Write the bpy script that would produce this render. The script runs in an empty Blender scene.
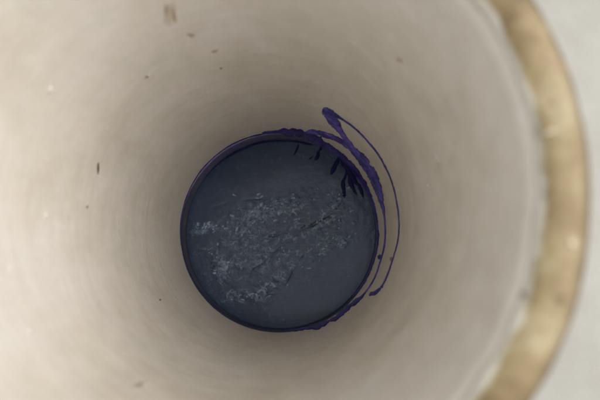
import bpy, math, random
import numpy as np
from mathutils import Vector, Matrix, noise

# ------------------------------------------------------------------ camera
random.seed(7)
sc = bpy.context.scene
C = sc.collection
CAM = np.array([0.02995, -0.01905, 0.31372])
TA, TB = 0.12385, 0.05518
R_TOP, R_LIQ, H = 0.075, 0.060, 0.2087        # inner rim radius, liquid radius, liquid-to-rim height (m)
Z_RING = 0.0099                               # top of the ink film on the wall
Z_TABLE = -0.034
FPX = 500.0
M = np.array(Matrix.Rotation(TA, 3, 'X') @ Matrix.Rotation(TB, 3, 'Y'))
cd = bpy.data.cameras.new('camera'); cam = bpy.data.objects.new('camera', cd); C.objects.link(cam)
cam.matrix_world = Matrix.Translation(Vector(CAM)) @ Matrix(M.tolist()).to_4x4()
cd.sensor_width = 36; cd.lens = 30
cd.clip_start = 0.004; cd.clip_end = 50
cd.dof.use_dof = True; cd.dof.focus_distance = 0.285; cd.dof.aperture_fstop = 7.5
sc.camera = cam

# ------------------------------------------------------------------ light
w = bpy.data.worlds.new('World'); sc.world = w; w.use_nodes = True
bg = w.node_tree.nodes['Background']
bg.inputs['Color'].default_value = (0.90, 0.955, 1.0, 1); bg.inputs['Strength'].default_value = 1.22
ld = bpy.data.lights.new('added_key_light', 'AREA'); ld.shape = 'RECTANGLE'; ld.size = 0.9; ld.size_y = 0.7  # added lamp, out of view, for soft light from the right
ld.energy = 13.0; ld.color = (1.0, 0.985, 0.97)
lo = bpy.data.objects.new('added_key_light', ld); C.objects.link(lo)
lo.location = (0.58, 0.12, 0.85)
lo.rotation_euler = (Vector((0, 0, 0.15)) - Vector(lo.location)).to_track_quat('-Z', 'Y').to_euler()
sc.view_settings.view_transform = 'Standard'; sc.view_settings.look = 'None'
sc.view_settings.exposure = -0.04; sc.view_settings.gamma = 1.0

# ------------------------------------------------------------------ helpers
def ray(px, py):
    return M @ np.array([(px - 300) / FPX, -(py - 200) / FPX, -1.0])
def plane_pt(px, py, z=0.0):
    d = ray(px, py); t = (z - CAM[2]) / d[2]; return CAM + d * t
K = (R_TOP - R_LIQ) / H
def wall_r(z): return R_LIQ + K * z
def wall_pt(px, py):                       # where the line of sight meets the pot's inner wall
    d = ray(px, py)
    a = d[0]**2 + d[1]**2 - (K * d[2])**2
    rz = R_LIQ + K * CAM[2]
    b = 2 * (CAM[0]*d[0] + CAM[1]*d[1] - rz * K * d[2])
    c = CAM[0]**2 + CAM[1]**2 - rz**2
    disc = max(b*b - 4*a*c, 0)
    ts = [t for t in ((-b + math.sqrt(disc)) / (2*a), (-b - math.sqrt(disc)) / (2*a)) if t > 0]
    return CAM + d * min(ts)
def wall_n(p):
    r = math.hypot(p[0], p[1]); n = np.array([-p[0]/r, -p[1]/r, K]); return n / np.linalg.norm(n)
def mesh(name, v, f, mat, parent=None, smooth=True, attr=None):
    me = bpy.data.meshes.new(name); me.from_pydata([tuple(map(float, x)) for x in v], [], f); me.update()
    if smooth: me.polygons.foreach_set('use_smooth', [True] * len(me.polygons))
    if attr is not None:
        a = me.attributes.new('cover', 'FLOAT', 'POINT'); a.data.foreach_set('value', [float(x) for x in attr])
    me.materials.append(mat)
    o = bpy.data.objects.new(name, me); C.objects.link(o)
    if parent:
        o.parent = parent
        o.matrix_parent_inverse = PARENT_INV.get(parent.name, Matrix())
    return o
PARENT_INV = {}
def thing(name, label, cat, loc):
    o = bpy.data.objects.new(name, None); C.objects.link(o); o.location = loc; o.empty_display_size = .02
    o['label'] = label; o['category'] = cat
    PARENT_INV[o.name] = Matrix.Translation(Vector(loc)).inverted()
    return o
def nodes(name):
    m = bpy.data.materials.new(name); m.use_nodes = True
    nt = m.node_tree; return m, nt, nt.nodes['Principled BSDF'], nt.nodes['Material Output']
def N(nt, t, **k):
    n = nt.nodes.new(t)
    for a, b in k.items():
        if a in n.inputs: n.inputs[a].default_value = b
        else: setattr(n, a, b)
    return n
def ramp(nt, src, stops):
    r = nt.nodes.new('ShaderNodeValToRGB'); e = r.color_ramp.elements
    while len(e) < len(stops): e.new(0.5)
    for i, (p, c) in enumerate(stops):
        e[i].position = p; e[i].color = (*c, 1) if len(c) == 3 else c
    nt.links.new(src, r.inputs[0]); return r.outputs[0]
def g(x): return (x, x, x)
def mix(nt, fac, a, b, blend='MIX'):
    n = nt.nodes.new('ShaderNodeMix'); n.data_type = 'RGBA'; n.blend_type = blend
    for s, v in ((0, fac), (6, a), (7, b)):
        if hasattr(v, 'links') or isinstance(v, bpy.types.NodeSocket): nt.links.new(v, n.inputs[s])
        else: n.inputs[s].default_value = v if s == 0 else (*v, 1)
    return n.outputs[2]
def bump(nt, b, h, strength, dist):
    n = N(nt, 'ShaderNodeBump', Strength=strength, Distance=dist); nt.links.new(h, n.inputs['Height'])
    nt.links.new(n.outputs[0], b.inputs['Normal'])
def tex(nt, scale, detail=4, rough=.55, vec=None, dist=0.0):
    n = N(nt, 'ShaderNodeTexNoise', Scale=scale, Detail=detail, Roughness=rough, Distortion=dist)
    nt.links.new(vec if vec else geo(nt), n.inputs['Vector']); return n.outputs[0]
def geo(nt): return nt.nodes.new('ShaderNodeNewGeometry').outputs['Position']

# ------------------------------------------------------------------ materials
def glaze():
    m, nt, b, o = nodes('cream_glaze'); L = nt.links
    pos = geo(nt)
    base = ramp(nt, tex(nt, 22, 3), [(.34, (.515, .448, .37)), (.45, (.555, .50, .415)), (.54, (.58, .515, .44)), (.68, (.605, .555, .49))])
    # warm and rosy blotches of an old stain
    bl = ramp(nt, tex(nt, 55, 4, .6), [(.50, g(0)), (.75, g(.20))])
    c = mix(nt, bl, base, (.54, .445, .35))
    # streaks that run down the wall: angle stretched, height squeezed
    sep = N(nt, 'ShaderNodeSeparateXYZ'); L.new(pos, sep.inputs[0])
    at = N(nt, 'ShaderNodeMath', operation='ARCTAN2'); L.new(sep.outputs[1], at.inputs[0]); L.new(sep.outputs[0], at.inputs[1])
    cs = N(nt, 'ShaderNodeMath', operation='COSINE'); L.new(at.outputs[0], cs.inputs[0])
    sn = N(nt, 'ShaderNodeMath', operation='SINE'); L.new(at.outputs[0], sn.inputs[0])
    zz = N(nt, 'ShaderNodeMath', operation='MULTIPLY'); L.new(sep.outputs[2], zz.inputs[0]); zz.inputs[1].default_value = 4.0
    cb = N(nt, 'ShaderNodeCombineXYZ'); L.new(cs.outputs[0], cb.inputs[0]); L.new(sn.outputs[0], cb.inputs[1]); L.new(zz.outputs[0], cb.inputs[2])
    st = ramp(nt, tex(nt, 14, 5, .6, cb.outputs[0]), [(.42, g(0)), (.8, g(.30))])
    c = mix(nt, st, c, (.46, .415, .36))
    # faint turning lines round the wall
    z2 = N(nt, 'ShaderNodeMath', operation='MULTIPLY'); L.new(sep.outputs[2], z2.inputs[0]); z2.inputs[1].default_value = 420
    c2 = N(nt, 'ShaderNodeVectorMath', operation='SCALE'); c2.inputs['Scale'].default_value = 2.2; L.new(cb.outputs[0], c2.inputs[0])
    s2 = N(nt, 'ShaderNodeSeparateXYZ'); L.new(c2.outputs[0], s2.inputs[0])
    q2 = N(nt, 'ShaderNodeCombineXYZ'); L.new(s2.outputs[0], q2.inputs[0]); L.new(s2.outputs[1], q2.inputs[1]); L.new(z2.outputs[0], q2.inputs[2])
    ln_ = ramp(nt, tex(nt, 1.0, 4, .65, q2.outputs[0]), [(.45, g(0)), (.75, g(.24))])
    c = mix(nt, ln_, c, (.44, .395, .34))
    mo = ramp(nt, tex(nt, 130, 5, .7), [(.42, g(0)), (.72, g(.30))])
    c = mix(nt, mo, c, (.66, .615, .55))
    # small rubbed marks, pale
    pk = ramp(nt, tex(nt, 330, 2, .5), [(.70, g(0)), (.76, g(.35))])
    c = mix(nt, pk, c, (.70, .66, .6))
    sp = ramp(nt, tex(nt, 420, 2, .5, dist=.4), [(.73, g(0)), (.77, g(.5))])
    c = mix(nt, sp, c, (.40, .33, .25))
    L.new(c, b.inputs['Base Color'])
    rg = ramp(nt, tex(nt, 90, 4), [(.3, g(.36)), (.7, g(.52))]); L.new(rg, b.inputs['Roughness'])
    # throwing rings and pitting
    zs = N(nt, 'ShaderNodeCombineXYZ'); zm = N(nt, 'ShaderNodeMath', operation='MULTIPLY'); zm.inputs[1].default_value = 120
    L.new(sep.outputs[2], zm.inputs[0]); L.new(zm.outputs[0], zs.inputs[2]); L.new(cs.outputs[0], zs.inputs[0]); L.new(sn.outputs[0], zs.inputs[1])
    rings = tex(nt, 1.0, 3, .5, zs.outputs[0])
    ad = N(nt, 'ShaderNodeMath', operation='ADD'); L.new(rings, ad.inputs[0]); L.new(tex(nt, 160, 5, .6), ad.inputs[1])
    bump(nt, b, ad.outputs[0], .30, .0007)
    b.inputs['Specular IOR Level'].default_value = .4
    return m
def rim_mat():
    m, nt, b, o = nodes('stained_rim'); L = nt.links
    n1 = tex(nt, 48, 6, .62)
    c = ramp(nt, n1, [(.34, (.070, .041, .013)), (.41, (.135, .086, .030)), (.52, (.200, .142, .062)), (.64, (.275, .215, .118))])
    # darker brown towards the outer shoulder; inner edge's highlight painted as a pale band
    sep = N(nt, 'ShaderNodeSeparateXYZ'); L.new(geo(nt), sep.inputs[0])
    cb = N(nt, 'ShaderNodeCombineXYZ'); L.new(sep.outputs[0], cb.inputs[0]); L.new(sep.outputs[1], cb.inputs[1])
    ln = N(nt, 'ShaderNodeVectorMath', operation='LENGTH'); L.new(cb.outputs[0], ln.inputs[0])
    nz = N(nt, 'ShaderNodeMath', operation='MULTIPLY_ADD'); L.new(tex(nt, 120, 4, .6), nz.inputs[0]); nz.inputs[1].default_value = .003
    L.new(ln.outputs[1] if len(ln.outputs) > 1 else ln.outputs[0], nz.inputs[2])
    mr = N(nt, 'ShaderNodeMapRange'); L.new(nz.outputs[0], mr.inputs[0]); mr.inputs[1].default_value = .0765; mr.inputs[2].default_value = .0885
    out = ramp(nt, mr.outputs[0], [(.0, g(0)), (.60, g(0)), (.84, g(.95))])
    c = mix(nt, out, c, (.085, .055, .026))
    inn = ramp(nt, mr.outputs[0], [(.02, g(.75)), (.09, g(0))])
    c = mix(nt, inn, c, (.57, .525, .45))
    spot = ramp(nt, tex(nt, 190, 2), [(.68, g(0)), (.74, g(.8))])
    c = mix(nt, spot, c, (.20, .12, .06))
    L.new(c, b.inputs['Base Color']); b.inputs['Roughness'].default_value = .62
    bump(nt, b, tex(nt, 260, 5, .65), .5, .0008)
    return m
def stain(name, col, rough=.5, alpha=1.0, spec=.4, var=.25, nscale=700, edge=None):
    m, nt, b, o = nodes(name); L = nt.links
    n = tex(nt, nscale, 3, .6)
    c = ramp(nt, n, [(.3, tuple(x * (1 - var) for x in col)), (.7, tuple(min(1, x * (1 + var)) for x in col))])
    if edge:                                     # ink dries darker at its margins and in pools
        a0 = N(nt, 'ShaderNodeAttribute', attribute_name='cover')
        c = mix(nt, ramp(nt, a0.outputs['Fac'], [(.6, g(.9)), (.98, g(0))]), c, edge)
        c = mix(nt, ramp(nt, tex(nt, 130, 3, .6), [(.42, g(0)), (.62, g(.8))]), c, edge)
        bump(nt, b, tex(nt, 500, 3, .6), .5, .0006)
    L.new(c, b.inputs['Base Color']); b.inputs['Roughness'].default_value = rough
    b.inputs['Specular IOR Level'].default_value = spec
    at = N(nt, 'ShaderNodeAttribute', attribute_name='cover')
    mu = N(nt, 'ShaderNodeMath', operation='MULTIPLY'); L.new(at.outputs['Fac'], mu.inputs[0]); mu.inputs[1].default_value = alpha
    L.new(mu.outputs[0], b.inputs['Alpha'])
    return m
def ink_film_mat():
    m, nt, b, o = nodes('thin_violet_ink'); L = nt.links
    n = tex(nt, 260, 4, .6)
    tn = N(nt, 'ShaderNodeAttribute', attribute_name='tone')
    L.new(mix(nt, tn.outputs['Fac'], (.016, .022, .050), ramp(nt, n, [(.3, (.070, .062, .17)), (.7, (.115, .105, .24))])), b.inputs['Base Color'])
    b.inputs['Roughness'].default_value = .42
    at = N(nt, 'ShaderNodeAttribute', attribute_name='cover')
    L.new(at.outputs['Fac'], b.inputs['Alpha'])
    return m
def liquid_mat():
    m, nt, b, o = nodes('dark_ink_liquid'); L = nt.links
    at = N(nt, 'ShaderNodeAttribute', attribute_name='cover')
    pos = geo(nt)
    base = ramp(nt, tex(nt, 30, 3), [(.3, (.010, .020, .046)), (.7, (.019, .035, .072))])
    # ripple glints painted into the colour, strongest where the cover attribute says
    mp = N(nt, 'ShaderNodeMapping'); mp.inputs['Rotation'].default_value = (0, 0, math.radians(-28)); mp.inputs['Scale'].default_value = (.8, 1.05, 1); L.new(pos, mp.inputs[0])
    n1 = tex(nt, 170, 3, .55, mp.outputs[0], 1.3)
    n2 = tex(nt, 420, 3, .5, mp.outputs[0], 1.8)
    rd = ramp(nt, n2, [(.36, g(.30)), (.50, g(.78)), (.64, g(.30))])          # wormy ridges
    a1 = N(nt, 'ShaderNodeMath', operation='MULTIPLY_ADD'); L.new(rd, a1.inputs[0]); a1.inputs[1].default_value = .55; L.new(n1, a1.inputs[2])
    th = N(nt, 'ShaderNodeMath', operation='MULTIPLY_ADD'); L.new(at.outputs['Fac'], th.inputs[0]); th.inputs[1].default_value = .38; L.new(a1.outputs[0], th.inputs[2])
    v2 = N(nt, 'ShaderNodeMath', operation='SUBTRACT'); L.new(th.outputs[0], v2.inputs[0]); v2.inputs[1].default_value = .6
    sheen = ramp(nt, v2.outputs[0], [(.26, g(0)), (.62, g(.60))])
    glint = ramp(nt, v2.outputs[0], [(.43, g(0)), (.76, g(.45))])
    c = mix(nt, sheen, base, (.055, .088, .132))
    c = mix(nt, glint, c, (.25, .315, .385))
    L.new(c, b.inputs['Base Color'])
    rg = ramp(nt, v2.outputs[0], [(.3, g(.12)), (.6, g(.25))]); L.new(rg, b.inputs['Roughness'])
    b.inputs['Specular IOR Level'].default_value = .40
    hm = N(nt, 'ShaderNodeMath', operation='MULTIPLY'); L.new(a1.outputs[0], hm.inputs[0])
    cl = N(nt, 'ShaderNodeMath', operation='MULTIPLY_ADD'); cl.use_clamp = True; L.new(at.outputs['Fac'], cl.inputs[0]); cl.inputs[1].default_value = .9; cl.inputs[2].default_value = .02
    L.new(cl.outputs[0], hm.inputs[1])
    bump(nt, b, hm.outputs[0], .35, .0012)
    return m
def table_mat():
    m, nt, b, o = nodes('pale_table'); L = nt.links
    L.new(ramp(nt, tex(nt, 30, 5), [(.3, (.25, .23, .195)), (.7, (.285, .268, .235))]), b.inputs['Base Color'])
    b.inputs['Roughness'].default_value = .6
    bump(nt, b, tex(nt, 400, 4), .2, .0005)
    return m
GLAZE, RIM, LIQ, TABLE, FILM = glaze(), rim_mat(), liquid_mat(), table_mat(), ink_film_mat()
INK = stain('violet_ink', (.135, .100, .42), .25, .96, .5, .35, 420, (.034, .026, .14))
INKD = stain('dark_violet_ink', (.060, .042, .23), .28, .97, .45, .45, 380, (.022, .016, .105))
INK_REFL = stain('ink_and_reflection', (.009, .007, .055), .65, .92, .15, .3)  # dark smear and edge lines; also drip reflections painted on the water
DARK = stain('dark_speck', (.085, .065, .045), .6, .9)
TAN = stain('tan_stain', (.40, .26, .13), .55, .42)
TAN2 = stain('faint_tan_stain', (.42, .29, .16), .55, .26, var=.5, nscale=260)
RUST = stain('rust_speck', (.30, .15, .09), .6, .6)
PALE = stain('pale_bump_and_glint', (.80, .76, .69), .35, .75, var=.05)
CHIP = stain('pale_chip', (.62, .55, .42), .5, .6, var=.1)
BROWNCHIP = stain('brown_chip', (.12, .07, .035), .6, 1)
BROWN = stain('brown_spot', (.16, .10, .05), .6, .65)

# ------------------------------------------------------------------ the setting: table top
def table():
    s, n = .75, 2
    v = [(-s, -s, Z_TABLE - .03), (s, -s, Z_TABLE - .03), (s, s, Z_TABLE - .03), (-s, s, Z_TABLE - .03),
         (-s, -s, Z_TABLE), (s, -s, Z_TABLE), (s, s, Z_TABLE), (-s, s, Z_TABLE)]
    f = [(3, 2, 1, 0), (4, 5, 6, 7), (0, 1, 5, 4), (1, 2, 6, 5), (2, 3, 7, 6), (3, 0, 4, 7)]
    t = mesh('ground', v, f, TABLE, smooth=False); t['kind'] = 'structure'
    t['label'] = 'pale smooth ground around the pipe'
table()

# ------------------------------------------------------------------ the pot
pot = thing('plastic_pipe', 'upright cream plastic pipe with brown stained rim and purple primer runs inside', 'pipe', (0, 0, Z_TABLE))
def lathe(name, prof, mat, seg=320, wob=0.0, close=False):
    v, f = [], []; n = len(prof)
    for i in range(seg):
        a = 2 * math.pi * i / seg; ca, sa = math.cos(a), math.sin(a)
        for j, p in enumerate(prof):
            r, z = p[0], p[1]; k = p[2] if len(p) > 2 else 0
            d = wob * k * (noise.noise((ca * 3.1, sa * 3.1, 4.2)) + .6 * noise.noise((ca * 9, sa * 9, j * .15)))
            e = wob * k * .6 * noise.noise((ca * 6, sa * 6, 9 + j * .1))
            v.append(((r + d) * ca, (r + d) * sa, z + e))
    for i in range(seg):
        q = (i + 1) % seg
        for j in range(n - 1 + (1 if close else 0)):
            j2 = (j + 1) % n
            f.append((i*n + j, q*n + j, q*n + j2, i*n + j2))
    return mesh(name, v, f, mat, pot)
ZB = -0.022
prof = [(0.0005, ZB), (.04, ZB), (wall_r(ZB) - .006, ZB + .0005), (wall_r(ZB) - .002, ZB + .003)]
prof += [(wall_r(z), z) for z in np.linspace(ZB + .008, H - .0045, 40)]
lip_in = prof[-1]
prof += [(wall_r(H - .0035) + .004, H - .003), (.0815, H - .004)]           # tucked under the rim band
prof += [(.0838, H - .007), (.0845, H - .012)]
prof += [(.0845 + (.0735 - .0845) * t, H - .012 + (Z_TABLE + .006 - H + .012) * t) for t in np.linspace(.05, 1, 16)]
prof += [(.0722, Z_TABLE + .001), (.070, Z_TABLE), (.04, Z_TABLE), (.0005, Z_TABLE)]
lathe('wall', prof, GLAZE)
# rim band: a softly rounded lip, seated over the wall
rp = []
c_r, c_z = (.0747 + .0862) / 2, H - .0042
for k in range(29):
    t = math.pi * k / 28
    sx = -math.cos(t); sz = math.sin(t)
    rr = c_r + sx * .00575
    top = .0046 * (abs(sz) ** .62) - (.0012 * max(0, sx) ** 2)
    rp.append((rr, c_z + top - .0006, 1))
rp += [(.0858, H - .0085, 1), (.0842, H - .010, .3), (.079, H - .0095, 0), (.0762, H - .0062, .3)]
rim = lathe('rim', rp, RIM, 420, .0005, True)
rim['label'] = 'brown stained worn rim'

# ------------------------------------------------------------------ ribbons and blobs of stain on a surface
def spline(pts, step=1.2):
    P = [np.array(p, float) for p in pts]; P = [2*P[0] - P[1]] + P + [2*P[-1] - P[-2]]
    out = []
    for i in range(1, len(P) - 2):
        n = max(2, int(np.linalg.norm(P[i+1][:2] - P[i][:2]) / step))
        for k in range(n):
            t = k / n
            out.append(.5 * ((2*P[i]) + (P[i+1] - P[i-1]) * t + (2*P[i-1] - 5*P[i] + 4*P[i+1] - P[i+2]) * t*t + (-P[i-1] + 3*P[i] - 3*P[i+1] + P[i+2]) * t**3))
    out.append(P[-2]); return out
def on_wall(px, py, h):
    p = wall_pt(px, py); return p + wall_n(p) * h
def on_liquid(px, py, h):
    p = plane_pt(px, py, LIFT); return p + np.array([0, 0, h])
LIFT = .0002
def ribbon(name, pts, mat, parent, surf=on_wall, thick=.0005, wob=.35, label=None):
    S = spline(pts); v, f, at = [], [], []; sd = random.random() * 50
    prof = [(-1, -.00015, .0), (-.86, .35, .9), (-.5, .85, 1), (0, 1, 1), (.5, .85, 1), (.86, .35, .9), (1, -.00015, .0)]
    m = len(prof)
    for i, s in enumerate(S):
        a = S[max(0, i-1)]; b = S[min(len(S)-1, i+1)]
        t = b[:2] - a[:2]; t = t / (np.linalg.norm(t) + 1e-9); nn = np.array([-t[1], t[0]])
        endt = min(1, (i + .25) / 2.5, (len(S) - 1 - i + .25) / 2.5)
        w = max(.25, s[2]) / 2 * math.sqrt(endt)
        for o_, h_, c_ in prof:
            side = 1 if o_ > 0 else -1
            ww = w * (1 + wob * noise.noise((i * .28, side * 7.3, sd)) + wob * .6 * noise.noise((i * .9, side * 3.1, sd + 9)))
            p = s[:2] + nn * ww * o_
            hh = h_ * thick * min(1, .35 + w / 4) if h_ > 0 else -.0003
            v.append(surf(p[0], p[1], hh)); at.append(max(c_, .55) if c_ else .0)
    for i in range(len(S) - 1):
        for j in range(m - 1):
            f.append((i*m + j, i*m + j + 1, (i+1)*m + j + 1, (i+1)*m + j))
    o = mesh(name, v, f, mat, parent, attr=at)
    if label: o['label'] = label
    return o
def blob(name, px, py, rx, ry, ang, mat, parent, thick=.0003, surf=on_wall, rough=.25, soft=.0, label=None):
    n = 22; v, f, at = [], [], []; ca, sa = math.cos(math.radians(ang)), math.sin(math.radians(ang)); sd = random.random() * 90
    rings = [(1.0, -.0002, soft * 0), (.86, .45 * thick, .7 if not soft else .22), (.55, .85 * thick, 1 if not soft else .72), (.25, thick, 1)]
    for q, h, c in rings:
        for i in range(n):
            a = 2*math.pi*i/n
            k = q * (1 + rough * noise.noise((math.cos(a)*1.6, math.sin(a)*1.6, sd)) * 1.5)
            x, y = math.cos(a)*rx*k, math.sin(a)*ry*k
            v.append(surf(px + x*ca - y*sa, py + x*sa + y*ca, h)); at.append(c)
    v.append(surf(px, py, thick)); at.append(1)
    for r in range(3):
        for i in range(n):
            j = (i + 1) % n; f.append((r*n + i, r*n + j, (r+1)*n + j, (r+1)*n + i))
    for i in range(n): f.append((3*n + i, 3*n + (i+1) % n, 4*n))
    o = mesh(name, v, f, mat, parent, attr=at)
    if label: o['label'] = label
    return o

# thin violet film left round the wall just above the liquid
def ink_ring():
    seg, rows = 400, 9; v, f, at = [], [], []
    for i in range(seg):
        a = 2*math.pi*i/seg; ca, sa = math.cos(a), math.sin(a)
        top = Z_RING * (1.03 + .03 * noise.noise((ca*2.5, sa*2.5, 1)) + .03 * noise.noise((ca*11, sa*11, 3)))
        for j in range(rows):
            t = min(1, j/(rows-2)); z = -.003 + (top + .003) * t
            r = wall_r(z) - (.0003 if j < rows - 1 else -.0002)
            v.append((r*ca, r*sa, z))
            at.append(.95 if t > .93 else .74 + .14*noise.noise((ca*5, sa*5, z*300)))
    for i in range(seg):
        q = (i+1) % seg
        for j in range(rows-1): f.append((i*rows+j, q*rows+j, q*rows+j+1, i*rows+j+1))
    o = mesh('primer_film', v, f, FILM, pot, attr=at)
    tone = o.data.attributes.new('tone', 'FLOAT', 'POINT')            # the dye is thin and slaty round the lower left
    tone.data.foreach_set('value', [min(1, max(.12, .5 + 1.5*(p[1]*.85 + p[0]*.35)/.06 + .3*noise.noise((p[0]*60, p[1]*60, p[2]*200)))) for p in v])
    o['label'] = 'thin violet film ringing the wall above the water'
ink_ring()
def arc(c, r, a0, a1, w, n=26):     # picture-plane arc turned into wall points by ribbon()
    return [(c[0] + r*math.cos(math.radians(a0 + (a1-a0)*i/n)), c[1] + r*math.sin(math.radians(a0 + (a1-a0)*i/n)),
             w * (.75 + .5*random.random())) for i in range(n+1)]
# tide line at the top of the film
ribbon('tide_line', arc((279, 231.2), 98.6, 150, 290, 1.5), INKD, pot, thick=.0003, label='dark line along the upper edge of the film')
ribbon('tide_line', arc((279, 231.2), 98.6, 20, 150, 1.2), INKD, pot, thick=.0003, label='dark line along the upper edge of the film')
# thick smear over the top of the ring and down its right side
ribbon('primer_smear', [(262, 132.5, 1.6), (270, 131.8, 2.4), (278, 131.5, 3.4), (284, 131, 6), (289, 132.5, 8.5), (295, 131.5, 7), (300, 133.5, 8), (306, 134.5, 6), (311, 137.5, 9), (317, 141, 10), (325, 146, 8.5), (334, 151, 8), (343, 158, 7),
                     (351, 166, 7.5), (358, 174.5, 7), (364, 184, 6), (369, 194, 5), (373, 205, 4), (376, 216, 3.2), (377.6, 228, 2.8), (377.6, 241, 2.6), (375, 256, 2.6), (370, 271, 2.2), (362, 286, 2.2), (353, 297, 2.6)],
       INKD, pot, thick=.0009, wob=.45, label='thick dark violet smear of primer')
# streak leaving the smear
ribbon('primer_streak', [(306, 132, 4), (314, 131.5, 5), (322, 133.5, 6), (331, 136.5, 6.5), (340, 140.5, 5.5), (347, 144.5, 6), (354, 150.5, 7.5), (362, 159.5, 9), (369, 170, 10), (375, 181, 9.5),
                      (379, 192, 7.5), (381.5, 202, 5), (383.5, 210, 3), (385, 220, 1.6), (385.5, 232, 1.5), (384.8, 243, 1.5), (383, 253, 1.6), (380, 263, 1.6), (376.5, 274, 1.6), (371.5, 284, 1.5), (366, 292, 1.5), (358, 300, 1.8)],
       INK, pot, thick=.0009, wob=.4, label='violet run of primer curving down the wall')
ribbon('primer_drop', [(323.5, 107.5, 6), (326.5, 111.5, 10), (330.5, 117, 12), (334.5, 122.5, 10.5), (338.5, 128, 7.5), (343, 134.5, 5), (348, 141, 4.6), (354, 150, 5)],
       INK, pot, thick=.0010, wob=.3, label='teardrop of violet primer above the smear')
ribbon('primer_thread', [(333, 112, 3), (339, 117, 3), (346, 121.5, 2.2), (354, 127.5, 2), (361, 134, 1.9), (368, 141.5, 1.9), (375, 150, 1.9), (381, 159, 1.9), (387, 170, 1.8), (391.5, 181, 1.7), (395, 193, 1.6), (397.5, 206, 1.5),
                      (399, 219, 1.5), (399, 231, 1.5), (397.5, 243, 1.5), (394.5, 254, 1.5), (391, 265, 1.6), (387.5, 275, 1.8), (383.5, 284, 2), (380, 289, 2.3)],
       INKD, pot, thick=.0006, wob=.5, label='hair thin violet thread of primer hanging in a loop')
ribbon('primer_bead', [(381.5, 287.5, 2.5), (377.5, 291, 4), (374, 293.5, 5), (371.5, 294, 4.4), (369.5, 296, 3.2)], INKD, pot, thick=.0008, label='bead of primer at the end of the thread')
blob('primer_spot', 379.5, 257, 1.9, 2.8, 15, INKD, pot, .0006)
blob('primer_spot', 381.7, 287, 1.6, 1.4, 0, INKD, pot, .0005)
# smear at the lower right of the ring
ribbon('primer_smear', [(284, 331, 1.5), (296, 330.3, 2.6), (307, 328.5, 3.4), (315, 327, 5.5), (321, 325.5, 6), (328, 321.8, 3.2), (336, 318, 4.2), (344, 311.5, 4.5), (351, 305.5, 4), (357, 301.5, 5), (362, 297, 2.6), (368, 289, 1.4)],
       INKD, pot, thick=.0008, wob=.7, label='ragged violet smear low on the ring')
ribbon('primer_smear', [(300, 326.5, 1.5), (312, 322.5, 2.2), (322, 318, 2), (331, 312.5, 3), (339, 306.5, 3.4), (345, 301.5, 2.6), (349, 297, 1.4)],
       INK_REFL, pot, thick=.0005, wob=.7, label='dark inner line of the low smear')

# ------------------------------------------------------------------ marks on the glaze
for a in [(98, 168, 1.15, 6.6, 2), (87, 207, 1.2, 2.0, 20), (147, 76.5, 3.4, 1.2, -28), (160, 300, 1.1, 1.1, 0), (221, 68, 1.6, 1.2, 10), (400, 60, 5.5, 2.2, 38)]:
    o = blob('speck', *a, DARK if a[0] in (98, 160) else TAN if a[0] == 400 else BROWN, pot, .0003, soft=0 if a[0] == 98 else 1)
    if a[0] == 98: o['label'] = 'dark upright sliver stuck to the wall'
for a in [(174, 16, 2.6, 9, -12), (166, 10, 2.2, 6, 8), (191, 35, 6.5, 3, 8), (215, 51, 4, 2.4, -18), ]:
    blob('tan_stain', *a, TAN, pot, .00015, soft=1, rough=.5)
for a in [(140, 384, 9, 4, -20)]: blob('tan_stain', *a, TAN2, pot, .0001, soft=1, rough=.5)
blob('tan_stain', 169.5, 14, 8.5, 12.5, -8, TAN2, pot, .0001, soft=1, rough=.6)
for a in [(391.5, 259, 2.3, 3.0, 20), ]:
    blob('rust_speck', *a, RUST, pot, .0003, soft=1)
blob('brown_chip', 524.5, 295, 3.6, 4, 0, BROWNCHIP, pot, .0008, soft=1)
for a in [(50.5, 89, 3.4, 6, 25), (46, 215, 2.2, 4, 10), (10.5, 268, 2.5, 6, 0), (438, 158, 2.6, 6.5, -24), (429, 186, 2.2, 4.6, -14), (447, 302, 2, 3, 0), (30, 330, 3, 5, 10), (395.5, 318, 1.8, 1.8, 0), (149, 75, 2.4, 1, -28), (404, 63.5, 2.5, 1, 38), (354, 42, 5, 1.6, 20)]:
    blob('pale_mark', *a, PALE, pot, .0004, soft=1)  # pale bumps, plus painted highlights beside two of the specks
# marks on the rim band, seated on its rounded top
def on_rim(px, py, h):
    p = plane_pt(px, py, H - .0002); r = math.hypot(p[0], p[1])
    prof_r = [q[0] for q in rp[:29]]; prof_z = [q[1] for q in rp[:29]]
    z = np.interp(r, prof_r, prof_z); return np.array([p[0], p[1], z + h + .0003])
for a in [(516, 15, 4, 5, 20, BROWN), (571, 243, 4, 5, 10, CHIP), (550, 132, 7, 3, -15, CHIP), (545, 330, 5, 3, -40, TAN), (562, 300, 3.5, 7, 25, BROWN), (533, 60, 3.5, 7, -20, TAN)]:
    blob('rim_mark', *a[:5], a[5], rim, .0004, on_rim, soft=1, rough=.4)

# ------------------------------------------------------------------ the liquid
pool = thing('standing_water', 'dark slate blue water with painted pale ripple glints at the bottom of the pipe', 'water', (0, 0, ZB))
del pool['category']; pool['kind'] = 'structure'
PXM = CAM[2] / FPX
patches = [(205, 229, 17, 5, -5, .75), (262, 213, 34, 11, -16, .8), (292, 205, 22, 10, -20, .7), (222, 267, 9, 15, -15, .8), (264, 291, 11, 8, -20, .85), (236, 297, 14, 5, -15, .6),
           (322, 226, 24, 7, -32, .6), (324, 248, 18, 6, -40, .8), (344, 242, 10, 5, -35, .5), (284, 272, 18, 8, -42, .7), (258, 248, 46, 28, -25, .55), (335, 205, 16, 6, -35, .55), (240, 232, 14, 6, 0, .5), (300, 236, 52, 34, -28, .42)]
pat = []
for (x, y, rx, ry, an, s) in patches:
    p = plane_pt(x, y); pat.append((p[0], p[1], rx*PXM, ry*PXM, -math.radians(an), s))
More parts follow.
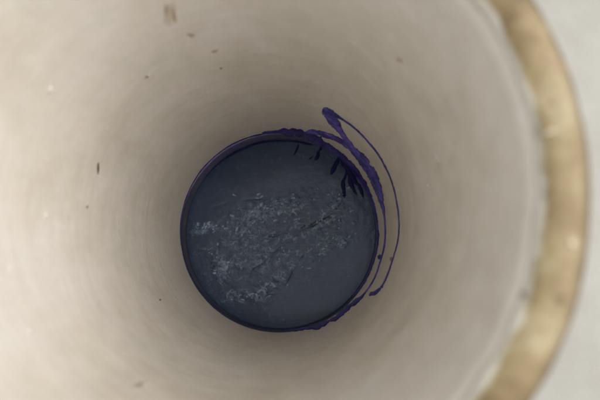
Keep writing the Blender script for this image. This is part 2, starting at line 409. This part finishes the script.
creases = [[(190, 246), (207, 250), (225, 247), (244, 252)], [(304, 226), (286, 243), (268, 260), (254, 271), (244.6, 282), (239, 302)], [(350, 196), (335, 210), (318, 222), (300, 230), (270, 236)],
           [(210, 208), (240, 200), (262, 198)], [(350, 232), (330, 236), (308, 252), (296, 268), (285, 290)]]
CR = [[plane_pt(s[0], s[1])[:2] for s in spline([(*q, 0) for q in c], .5)] for c in creases]
def pool_mesh():
    rows, seg = 120, 260; v, f, at = [(0, 0, 0)], [], [0]
    crs = [np.array(c) for c in CR]
    for j in range(1, rows + 1):
        for i in range(seg):
            a = 2*math.pi*i/seg; q = j/rows; r = (R_LIQ - .00005) * q; x, y = r*math.cos(a), r*math.sin(a)
            m = 0
            for (px, py, rx, ry, an, s) in pat:
                dx, dy = x-px, y-py; u = (dx*math.cos(an)+dy*math.sin(an))/rx; w_ = (-dx*math.sin(an)+dy*math.cos(an))/ry
                d = u*u + w_*w_
                if d < 6: m = max(m, s*math.exp(-d*.8)) + .12*s*math.exp(-d*.8)
            n1 = noise.fractal((x*160, y*160, 3), .6, 2.1, 4); n2 = noise.noise((x*60, y*60, 8))
            z = .0002*n2*(.3+m) + .0005*m*n1
            cm = 0; wx = noise.noise((x*140, y*140, 31)); wy = noise.noise((x*140, y*140, 57))
            for c in crs:
                d = np.sqrt(((c - (x + .0012*wx, y + .0012*wy))**2).sum(1).min()); k_ = max(0, min(1, .35 + 1.5*noise.noise((x*70, y*70, 2)))); cm = max(cm, k_*math.exp(-(d/.0006)**2)); z -= k_*.00018*math.exp(-(d/.0009)**2)
            pass
            v.append((x, y, z)); at.append(min(1.1, m)*(1-.9*cm) - .25*cm)  # cover: painted glints by patch, held back along the creases
    for i in range(seg): f.append((0, 1+i, 1+(i+1) % seg))
    for j in range(rows-1):
        for i in range(seg):
            k = (i+1) % seg; f.append((1+j*seg+i, 1+(j+1)*seg+i, 1+(j+1)*seg+k, 1+j*seg+k))
    # body below the surface
    b0 = len(v); zb = ZB + .0085
    for i in range(seg):
        a = 2*math.pi*i/seg; r = wall_r(zb) - .0003; v.append((r*math.cos(a), r*math.sin(a), zb)); at.append(0)
    l0 = 1+(rows-1)*seg
    for i in range(seg):
        k = (i+1) % seg; f.append((l0+i, b0+i, b0+k, l0+k))
    f.append(tuple(b0+i for i in reversed(range(seg))))
    return mesh('surface', v, f, LIQ, pool, attr=at)
pool_mesh()
# dark line where liquid meets the film, and strands painting the wall drips' reflections
ribbon('water_edge_line', [(198, 186, .8), (203, 179, 1.4), (213, 168, 2), (221, 161, 2.2), (230, 155.3, 2.3), (239, 150.5, 2.2), (248, 146.7, 2.2), (256, 143.8, 2), (265, 141.8, 1.8), (276, 140.8, 1.6), (288, 141, 1.6), (300, 142, 1.8), (312, 145, 2)],
       INK_REFL, pool, on_liquid, .0003, label='dark line along the edge of the water')
strands = [[(298.5, 144, 1.6), (297, 149, 2.2), (293.5, 155.5, 1.3)], [(322, 147, 3), (319, 151, 2.5), (317.5, 156, 4.2), (314.5, 160, 3)], [(313, 156, 1.5), (309, 159.5, 1.6)],
           [(342, 154, 3), (338, 160, 4), (335.5, 166, 4.5), (332.5, 171, 4), (331, 175, 2.5)], [(349, 166, 3), (345, 176, 3), (343.2, 184, 4), (344, 191, 4.5), (344.5, 198, 3)], [(352, 166, 4), (349, 173, 4), (350.5, 181, 4.5), (353, 188, 4), (356.5, 194, 3)],
           [(341, 159, 5), (348, 168, 6.5), (353, 178, 6), (358, 185, 4)], [(358, 183, 3.5), (361, 190, 3.6), (363.5, 198, 2)]]
for s in strands: ribbon('drip_reflection', [(x, y, w_*1.0) for x, y, w_ in s], INK_REFL, pool, on_liquid, .0005, .6)

# ripple glints painted as pale flecks on the liquid: far too small to pick apart
GLINT = stain('painted_glint', (.38, .48, .59), .5, .56, .3, .25, 900)
def flecks():
    v, f, at = [], [], []
    def add(px, py, ln, wd, ang):               # a short soft-edged worm
        n = max(4, int(ln*1.6)); b = len(v); sd = random.random()*99; k = random.uniform(-.5, .5); x, y = px, py; top = random.uniform(.35, 1)
        for i in range(n + 1):
            t = i/n; a = ang + k*(t - .5)*2 + .7*noise.noise((t*2, sd, 1)); e = math.sqrt(max(.02, 1 - (2*t - 1)**2))
            w_ = wd*e*(1 + .5*noise.noise((t*4, sd, 5)))
            for o_, h, c in ((-1, .00002, 0), (-.45, .00022, .75), (0, .0003, 1), (.45, .00022, .75), (1, .00002, 0)):
                v.append(on_liquid(x - math.sin(a)*w_*o_, y + math.cos(a)*w_*o_, h*e)); at.append(c*top*min(1, e*1.2))
            x += math.cos(a)*ln/n; y += math.sin(a)*ln/n
        for i in range(n):
            for j in range(4): f.append((b+i*5+j, b+i*5+j+1, b+i*5+j+6, b+i*5+j+5))
    for (x, y, rx, ry, an, s) in patches:
        if s < .6 and rx > 30: cnt = 30
        else: cnt = int(10 + rx*ry*.12*s)
        for _ in range(cnt):
            u, w_ = random.gauss(0, .66), random.gauss(0, .72); a = math.radians(an)
            px, py = x + u*rx*math.cos(a) - w_*ry*math.sin(a), y + u*rx*math.sin(a) + w_*ry*math.cos(a)
            if math.hypot(px - 282, py - 236) > 86: continue
            L_ = random.choice((2, 2.6, 3.4, 4.4, 5.5, 7)) * (1 if rx < 30 else .8)
            add(px, py, L_, random.uniform(.8, 1.75), math.radians(random.gauss(-30, 48)))
    o = mesh('painted_glints', v, f, GLINT, pool, attr=at); o['kind'] = 'stuff'; o['label'] = 'pale flecks painting ripple glints over the water'
flecks()
